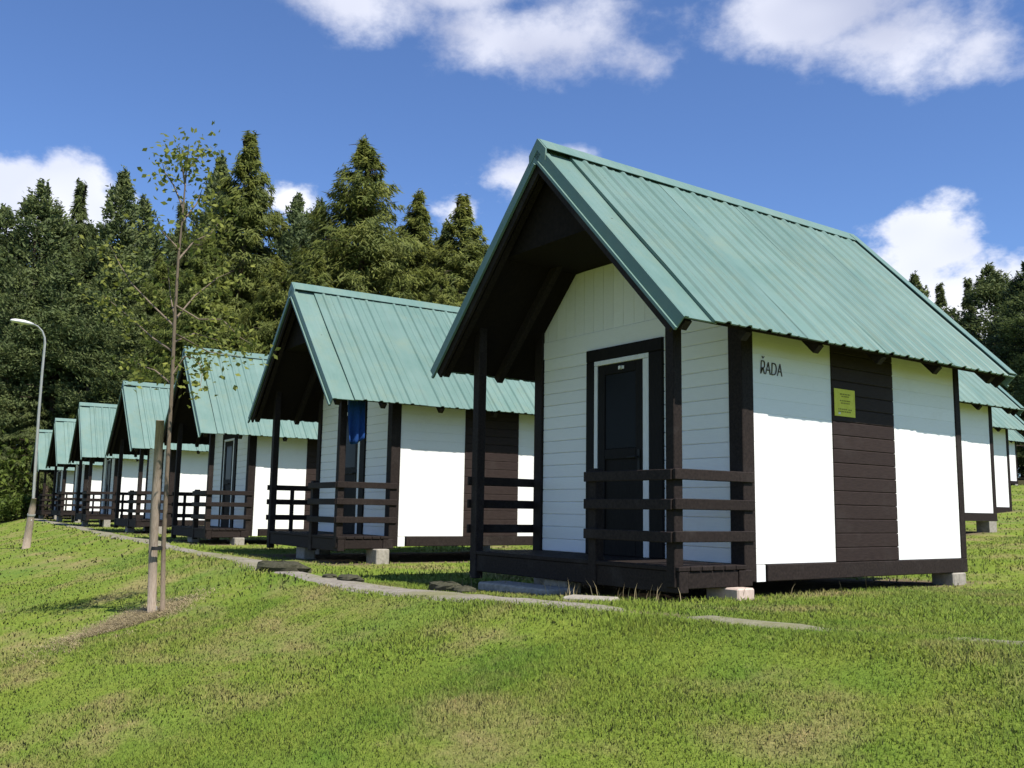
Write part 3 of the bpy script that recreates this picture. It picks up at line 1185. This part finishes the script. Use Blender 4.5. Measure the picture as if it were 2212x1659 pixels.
# ------------------------------------------------------------------ sapling and stake
def sapling():
    D = 9.7
    base = Vector((SAP[0], SAP[1], tz(SAP[0], SAP[1])))
    P = lambda px, py, dd=0.0: Vector(at(px, py, D + dd)) - base
    root = empty('sapling', base)
    rr = random.Random(12)
    leaves = []
    tr = [P(352, 1318), P(353, 1180), P(362, 1000), P(372, 820), P(377, 700), P(385, 560), P(394, 470), P(400, 400), P(404, 345), P(408, 312)]
    tr[0].z = -.03
    MB().tube(tr, [.027, .024, .021, .019, .017, .013, .010, .008, .006, .003], 8).build('trunk', 'sapling_bark', root, smooth=True)
    limbs = [  # start on trunk, way points, depth bend, leaf count
        ([(377, 705), (330, 660), (282, 610), (258, 570), (238, 530)], .5, 75),
        ([(374, 760), (330, 730), (285, 690), (250, 660), (225, 640)], .9, 85),
        ([(371, 830), (335, 800), (305, 790), (285, 775)], .5, 55),
        ([(372, 810), (400, 770), (425, 775), (438, 800), (432, 840)], -.3, 60),
        ([(378, 690), (420, 640), (470, 600), (505, 585)], .8, 60),
        ([(380, 660), (430, 690), (480, 690), (520, 730), (548, 745)], -.5, 70),
        ([(386, 560), (420, 520), (455, 505), (480, 470)], .6, 50),
        ([(388, 540), (350, 500), (335, 460)], -.4, 22),
        ([(393, 480), (425, 440), (440, 400)], .3, 40),
        ([(396, 450), (375, 400), (356, 372), (350, 350)], .2, 34),
        ([(400, 400), (392, 350), (386, 312)], -.2, 55),
        ([(402, 370), (425, 345), (441, 322)], .2, 70),
        ([(379, 690), (368, 640), (362, 570)], .5, 22),
        ([(374, 740), (420, 720), (470, 735)], .9, 40),
        ([(376, 720), (450, 760), (520, 770)], 1.1, 30),
    ]
    for pts, dd, nl in limbs:
        q = [P(x, y, dd * i / (len(pts) - 1)) for i, (x, y) in enumerate(pts)]
        MB().tube(q, [.011 - .009 * i / (len(q) - 1) for i in range(len(q))], 6).build('limb', 'sapling_bark', root, smooth=True)
        for j in range(int(nl * 2.0)):
            t = rr.uniform(.28, 1.02) * (len(q) - 1)
            i = min(int(t), len(q) - 2)
            p = q[i].lerp(q[i + 1], t - i)
            leaves.append(p + Vector((rr.gauss(0, .12), rr.gauss(0, .12), rr.gauss(-.02, .10))))
    V, Fc, R = [], [], []
    for p in leaves:
        a = Vector((rr.gauss(0, 1), rr.gauss(0, 1), rr.gauss(-.2, .6))).normalized()
        b = a.cross(Vector((rr.gauss(0, 1), rr.gauss(0, 1), rr.gauss(0, 1)))).normalized()
        l, w = rr.uniform(.024, .042), rr.uniform(.015, .026)
        i = len(V)
        c = a.cross(b) * .008
        V += [p - a * l, p + b * w + c, p + a * l, p - b * w + c]
        Fc.append((i, i + 1, i + 2, i + 3))
        R += [rr.random()] * 4
    me = np_mesh('crown', np.array([tuple(v) for v in V]), np.array(Fc), 'leaf_sapling', np.array(R))
    link('crown', me, root)
    # tie band round trunk and stake
    c = P(341, 1184)
    ring = [(c + Vector((.12 * math.cos(a) * -.62 + .0, .12 * math.cos(a) * .42, 0)) * 1 + Vector((.05 * math.sin(a) * .58, .05 * math.sin(a) * .81, 0))) for a in np.linspace(0, 2 * math.pi, 25)]
    mb = MB()
    mb.strip([[p + Vector((0, 0, -.018)) for p in ring], [p + Vector((0, 0, .018)) for p in ring]])
    tb = mb.build('tie_band', 'rubber', root)
    md = tb.modifiers.new('thick', 'SOLIDIFY')
    md.thickness = .008
    tag(root, 'thin young tree with sparse yellow-green leaves, tied to a stake', 'sapling')
    st = [P(328, 1328), P(331, 1180), P(338, 1050), P(346, 908)]
    st[0].z = -.1
    sb = empty('tree_stake', base)
    MB().tube(st, [.046, .045, .043, .041], 10).build('post', 'stake_wood', sb, smooth=True)
    MB().tube([p.lerp(q, .02) for p, q in zip(st, st)][:1] + [st[0] + Vector((0, 0, .16))], [.056, .048], 10).build('collar', 'galvanised', sb)
    tag(sb, 'grey weathered wooden stake supporting the young tree', 'stake')


sapling()


# ------------------------------------------------------------------ conifers
def conifer(kind, H, Rm, seed):
    r = np.random.default_rng(seed)
    V, Rn = [], []
    C0 = {'larch': .10, 'spruce': .06, 'pine': .30}[kind]
    nb = {'larch': 460, 'spruce': 380, 'pine': 250}[kind]
    for b in range(nb):
        t = C0 + (1 - C0) * r.random() ** .85
        u = (t - C0) / (1 - C0)
        if kind == 'pine':
            prof = (0.35 + .9 * u) * (1 - u ** 3) ** .6 if u < .55 else (1 - u) ** .80 * 1.22
            lobe = .65 + .6 * r.random()
        else:
            prof = (1 - u) ** (.84 if kind == 'larch' else .95) * min(1, .55 + 2.2 * u)
            lobe = .55 + .62 * r.random()
        Lb = max(.22, Rm * prof * lobe)
        az = r.random() * 2 * math.pi
        z0 = t * H
        el = {'larch': .42 - .6 * (1 - u), 'spruce': .15 - .5 * (1 - u), 'pine': .35 - .25 * (1 - u)}[kind] + r.normal(0, .12)
        d = np.array([math.cos(az) * math.cos(el), math.sin(az) * math.cos(el), math.sin(el)])
        side = np.array([-math.sin(az), math.cos(az), 0])
        nt = int(16 + Lb * (56 if kind != 'pine' else 52))
        s = r.random(nt) ** (.6 if kind != 'pine' else .42)
        wid = .30 * Lb * (1 - .55 * s) if kind != 'pine' else .26 * Lb
        P = np.array([0, 0, z0]) + d * (s * Lb)[:, None] + side * (r.normal(0, 1, nt) * wid * .55)[:, None]
        droop = (.16 if kind != 'pine' else -.10) * (s * Lb) ** 1.6 * .35
        P[:, 2] += -droop + r.normal(0, .10 if kind != 'pine' else .17, nt)
        ln = r.uniform(.14, .30, nt) if kind != 'pine' else r.uniform(.10, .22, nt)
        wd = r.uniform(.017, .036, nt) if kind != 'pine' else r.uniform(.026, .054, nt) * (1 if kind != 'pine' else 1.2)
        A = d * .6 + side * r.normal(0, .8, nt)[:, None] + np.array([0, 0, 1]) * (r.normal(-.9 if kind != 'pine' else .25, .5, nt))[:, None]
        A /= np.linalg.norm(A, axis=1)[:, None]
        Q = r.normal(0, 1, (nt, 3))
        Bv = np.cross(A, Q)
        Bv /= np.linalg.norm(Bv, axis=1)[:, None]
        V.append(np.stack([P - A * ln[:, None] * .5, P + Bv * wd[:, None], P + A * ln[:, None], P - Bv * wd[:, None]], 1).reshape(-1, 3))
        rv = np.clip(.5 * r.random() + .5 * r.random(nt), 0, 1)
        Rn.append(np.repeat(rv, 4))
    V = np.concatenate(V)
    Rn = np.concatenate(Rn)
    Fc = np.arange(len(V)).reshape(-1, 4)
    crown = np_mesh('crown', V, Fc, 'needles_' + kind, Rn)
    tb = MB()
    n = 7
    wob = [(r.normal(0, .05) * i, r.normal(0, .05) * i) for i in range(n)]
    tb.tube([(wob[i][0] * .5, wob[i][1] * .5, H * .985 * i / (n - 1) - (.3 if i == 0 else 0)) for i in range(n)], [.20 * (1 - i / n) * (H / 16) + .02 for i in range(n)], 8)
    for b in range(46):
        t = C0 * .45 + (1 - C0 * .45) * r.random()
        u = max(0, (t - C0) / (1 - C0))
        Lb = Rm * (.55 if t < C0 else max(.12, (1 - u) * .8))
        az = r.random() * 2 * math.pi
        e = -.1 + .3 * u
        tb.tube([(0, 0, t * H), (Lb * .5 * math.cos(az), Lb * .5 * math.sin(az), t * H + Lb * .5 * e), (Lb * math.cos(az), Lb * math.sin(az), t * H + Lb * e - .08)], [.035, .022, .008], 4, False)
    trunk = tb.mesh('trunk', 'pine_bark', True)
    return crown, trunk, H


VAR = {'larch': [conifer('larch', 17, 4.1, 1), conifer('larch', 17, 5.6, 2), conifer('larch', 17, 4.1, 3)],
       'pine': [conifer('pine', 17, 3.5, 4), conifer('pine', 17, 3.0, 5), conifer('pine', 17, 4.0, 6)],
       'spruce': [conifer('spruce', 17, 3.0, 7), conifer('spruce', 17, 2.6, 8)]}
NAMES = {'larch': 'larch_tree', 'pine': 'pine_tree', 'spruce': 'spruce_tree'}


def tree(kind, px, top, depth, var, label, group=None, wide=1.0):
    p = at(px, top, depth)
    g = tz(p[0], p[1])
    h = p[2] - g
    crown, trunk, H = VAR[kind][var % len(VAR[kind])]
    s = h / H
    root = empty(NAMES[kind], (p[0], p[1], g), random.uniform(0, 6.28))
    root.scale = (s * wide, s * wide, s)
    link('crown', crown, root)
    link('trunk', trunk, root)
    tag(root, label, 'tree', group)
    return root


G1 = 'conifers in the wood behind the front row'
for kind, px, top, dp, var, wide, label in [
    ('pine', 12, 452, 57, 0, 1.1, 'dark pine at the left edge of the picture, its top before the cloud'),
    ('pine', 95, 404, 56, 2, 1.1, 'forked dark pine top in front of the left cloud'),
    ('spruce', 176, 393, 60, 0, 1.05, 'pointed dark spruce right of the forked pine, before the cloud edge'),
    ('pine', 268, 379, 58, 1, 1.0, 'dark pine whose top meets the right end of the left cloud'),
    ('pine', 312, 432, 60, 0, .9, 'shorter pine between the cloud end and the sapling top'),
    ('spruce', 395, 442, 62, 1, 1.1, 'spruce standing straight behind the sapling top'),
    ('pine', 478, 348, 64, 1, .9, 'blue-green pine spire between the sapling top and the tall larch'),
    ('larch', 540, 296, 51, 2, 1.22, 'tallest pointed olive larch, right of the sapling'),
    ('pine', 645, 425, 70, 0, .9, 'distant small pine in the gap right of the tallest larch'),
    ('pine', 690, 440, 72, 2, .8, 'distant pine just left of the broad larch'),
    ('larch', 790, 309, 50, 1, 1.28, 'broad dark larch with stepped top, above the second cabin roof'),
    ('larch', 905, 420, 53, 0, 1.3, 'olive larch right of the broad stepped larch'),
    ('larch', 1000, 430, 51, 2, 1.45, 'rounded olive larch touching the big roof edge'),
]:
    tree(kind, px, top, dp, var, label, G1, wide)
rt = random.Random(4)
ORD = ['first', 'second', 'third', 'fourth', 'fifth', 'sixth', 'seventh', 'eighth', 'ninth', 'tenth', 'eleventh', 'twelfth', 'thirteenth', 'fourteenth', 'fifteenth', 'sixteenth', 'seventeenth', 'eighteenth']
LOWER = [(450, 520, 48, 'larch'), (600, 560, 47, 'larch'), (690, 545, 46, 'larch'), (860, 560, 47, 'larch'), (955, 585, 46, 'larch'), (735, 500, 55, 'larch'), (1060, 560, 49, 'larch'),
                          (350, 560, 52, 'larch'), (255, 560, 52, 'pine'), (140, 540, 52, 'pine'), (48, 590, 51, 'pine'), (-10, 620, 53, 'pine'), (510, 600, 50, 'larch'), (205, 610, 51, 'pine'), (95, 690, 51, 'spruce'),
                          (300, 660, 50, 'pine'), (20, 760, 50, 'spruce'), (410, 640, 49, 'larch')]
for i, (px, top, dp, kind) in enumerate(sorted(LOWER)):
    tree(kind, px, top, dp, rt.randint(0, 2), 'shorter %s in the wood, %s from the left among the lower trees' % (kind, ORD[i]), G1, rt.uniform(1.0, 1.25))
back = 'distant conifer at the back of the wood'
for i in range(24):
    px = -260 + i * 58 + rt.uniform(-12, 12)
    tree(rt.choice(('pine', 'spruce', 'pine')), px, rt.uniform(490, 560), rt.uniform(64, 82), rt.randint(0, 2), back, G1, rt.uniform(1.0, 1.3))
G2 = 'conifers behind the cabins on the right'
for kind, px, top, dp, var, wide, label in [
    ('pine', 1975, 600, 60, 1, 1.3, 'dark pine top rising just past the big roof edge'),
    ('spruce', 2030, 615, 62, 0, 1.3, 'narrow dark spruce second from the big roof edge'),
    ('spruce', 2090, 604, 62, 1, 1.3, 'narrow pointed spruce third from the big roof edge'),
    ('pine', 2138, 578, 56, 2, 1.3, 'open layered pine left of the right picture edge'),
    ('pine', 2222, 560, 48, 0, 1.2, 'tall dark pine cut by the right picture edge'),
]:
    tree(kind, px, top, dp, var, label, G2, wide)
for i in range(17):
    px = 1990 + i * 25 + rt.uniform(-8, 8)
    tree(rt.choice(('pine', 'spruce')), px, rt.uniform(672, 740), rt.uniform(54, 74), rt.randint(0, 2), 'dark lower conifer behind the roofs at the right edge', G2, rt.uniform(1.1, 1.4))
for i in range(12):
    px = 1130 + i * 70      # keeps the wood going behind the near cabin
    tree(rt.choice(('pine', 'spruce')), px, rt.uniform(640, 700), rt.uniform(60, 75), rt.randint(0, 2), 'conifer hidden behind the nearest cabin', G2, 1.1)


def shrub(px, py_base, depth, h, w, seed, label):
    p = at(px, py_base, depth)
    g = tz(p[0], p[1])
    r = np.random.default_rng(seed)
    n = 1500
    C = r.normal(0, 1, (16, 3)) * np.array([w * .45, w * .45, h * .22]) + np.array([0, 0, h * .55])
    P = C[r.integers(0, 16, n)] + r.normal(0, 1, (n, 3)) * np.array([w * .22, w * .22, h * .17])
    P[:, 2] = np.abs(P[:, 2]) + .02
    A = r.normal(0, 1, (n, 3))
    A /= np.linalg.norm(A, axis=1)[:, None]
    B = np.cross(A, r.normal(0, 1, (n, 3)))
    B /= np.linalg.norm(B, axis=1)[:, None]
    l = r.uniform(.05, .11, n)[:, None] * (1 + h * .18)
    V = np.stack([P - A * l, P + B * l * .5, P + A * l, P - B * l * .5], 1).reshape(-1, 3)
    root = empty('shrub', (p[0], p[1], g))
    link('foliage', np_mesh('foliage', V, np.arange(4 * n).reshape(-1, 4), 'leaf_shrub', np.repeat(r.random(n), 4)), root)
    mb = MB()
    for j in range(7):
        c = C[j]
        mb.tube([(0, 0, -.05), (c[0] * .5, c[1] * .5, c[2] * .5), tuple(c)], [.03, .02, .008], 5, False)
    mb.build('stem', 'sapling_bark', root)
    tag(root, label, 'shrub', 'shrubs at the edge of the wood')


shrub(22, 1098, 49, 4.2, 1.9, 1, 'tall bright green shrub at the left picture edge behind the lamp')
shrub(70, 1096, 52, 3.4, 1.5, 2, 'pale green shrub just right of the lamp pole')
shrub(-40, 1098, 48, 4.0, 2.2, 3, 'shrub outside the left edge beside the wood')
shrub(50, 1098, 46, 1.0, 1.1, 4, 'low bright bush at the grass edge left of the end cabin')
shrub(5, 1099, 47, 1.2, 1.2, 5, 'low bush lowest at the left edge of the lawn')


# ------------------------------------------------------------------ grass
def in_cabin(x, y, m=.0):
    k_ = np.zeros(len(x), bool)
    for k in PLACES:
        c, r = cabin_frame(k)
        dx, dy = x - c.x, y - c.y
        lx = math.cos(r) * dx + math.sin(r) * dy
        ly = -math.sin(r) * dx + math.cos(r) * dy
        k_ |= (np.abs(lx) < 1.38 + m) & (ly > -.78 - m) & (ly < 3.3 + m)
    return k_


def blades(name, x, y, h, w, mat, lean=.5, rnd=None, z0=-.006):
    n = len(x)
    z = terrain(x, y) + z0
    a = rng.random(n) * 2 * math.pi
    lx, ly = rng.normal(0, lean, n) * h, rng.normal(0, lean, n) * h
    base = np.stack([x, y, z], -1)
    wv = np.stack([np.cos(a) * w, np.sin(a) * w, np.zeros(n)], -1)
    mid = base + np.stack([lx * .35, ly * .35, h * .6], -1)
    tip = base + np.stack([lx, ly, h * np.clip(1 - .25 * (lx ** 2 + ly ** 2) / h ** 2, .45, 1)], -1)
    V = np.stack([base - wv, base + wv, mid + wv * .75, tip, mid - wv * .75], 1).reshape(-1, 3)
    i = np.arange(n) * 5
    Fc = np.stack([i, i + 1, i + 2, i + 4], -1)
    T = np.stack([i + 4, i + 2, i + 3, i + 3], -1)
    # two quads would need a degenerate face; keep blade bodies and tips as triangles
    tri = np.concatenate([np.stack([i, i + 1, i + 2], -1), np.stack([i, i + 2, i + 4], -1), np.stack([i + 4, i + 2, i + 3], -1)])
    R = rng.random(n) if rnd is None else rnd
    return np_mesh(name, V, tri, mat, np.repeat(R, 5))


def grass():
    az0 = math.atan2(CR[1, 2], CR[0, 2])
    X, Y, Hh, Ww = [], [], [], []
    for d0, d1, n, hh, ww in [(2.6, 6, 270000, .028, .0022), (6, 10, 210000, .032, .0036), (10, 18, 90000, .036, .007), (18, 34, 40000, .045, .014), (34, 52, 15000, .055, .024)]:
        d = np.sqrt(rng.uniform(d0 ** 2, d1 ** 2, n))
        a = az0 + rng.uniform(-.66, .66, n)
        x, y = d * np.cos(a), d * np.sin(a)
        X.append(x)
        Y.append(y)
        Hh.append(hh * rng.uniform(.5, 1.25, n))
        Ww.append(ww * rng.uniform(.7, 1.3, n))
    x, y, h, w = map(np.concatenate, (X, Y, Hh, Ww))
    yp = path_y(x)
    off = .14 * (vnoise(x, 17 + 0 * x, 1.6) - .5) * 2
    pw = np.where(x > -5.6, .13 * (vnoise(x, y, .7) > .36), .22)
    on = np.abs(y - yp - off) < pw * (.75 + .5 * vnoise(x, y, .3))
    keep = ~(on & (rng.random(len(x)) > np.where(x > -5.6, .3, .12))) & ~in_cabin(x, y)
    thin = vnoise(x, y, .45)
    keep &= rng.random(len(x)) < .55 + .6 * thin
    ds = np.hypot(x - SAP[0], y - SAP[1])
    keep &= ~((ds < .55) & (rng.random(len(x)) > .35))
    keep &= ~(in_cabin(x, y, .38) & (rng.random(len(x)) > .4))
    wood = (x < -50) | (y > 49)
    keep &= ~wood
    x, y, h, w = x[keep], y[keep], h[keep], w[keep]
    h = h * (.65 + .7 * vnoise(x, y, .8))
    # longer unmown grass close to the walls, posts and path edges
    near = in_cabin(x, y, .32)
    edge = np.abs(y - path_y(x)) < .55
    h = h * np.where(near, 1.15, 1.0) * np.where(edge, 1.3, 1.0)
    o = link('grass', blades('grass', x, y, h, w, 'grass_blade'))
    tag(o, 'short mown lawn grass covering the slope', 'grass', kind='stuff')
    # dry cut grass lying round the sapling
    n = 12000
    t = rng.normal(0, 1, n)
    u = rng.normal(0, 1, n)
    c = np.array([SAP[0], SAP[1]])
    right = np.array([CR[0, 0], CR[1, 0]])
    fw = np.array([CR[0, 2], CR[1, 2]])
    p = c + right * (t * .22 - .16)[:, None] + fw * (u * .42 + t * .16 - .2)[:, None]
    nn = vnoise(p[:, 0], p[:, 1], .3) > .30
    p = p[nn]
    n = len(p)
    o = link('straw', blades('straw', p[:, 0], p[:, 1], rng.uniform(.024, .055, n), rng.uniform(.0018, .0034, n), 'straw', 2.4))
    tag(o, 'dry brown cut grass lying round the foot of the sapling', 'straw', kind='stuff')
    # tall seed stalks against the porch
    n = 70
    sx = rng.uniform(-8.0, -4.7, n)
    sy = np.where(sx > -5.1, rng.uniform(5.2, 9.4, n), rng.uniform(5.0, 5.18, n))
    sx = np.where(sx > -5.1, rng.uniform(-5.08, -4.95, n), sx)
    o = link('weeds', blades('weeds', sx, sy, rng.uniform(.06, .18, n), rng.uniform(.002, .0035, n), 'straw', .25))
    tag(o, 'thin dry seed stalks growing along the foot of the nearest cabin', 'weeds', kind='stuff')


grass()
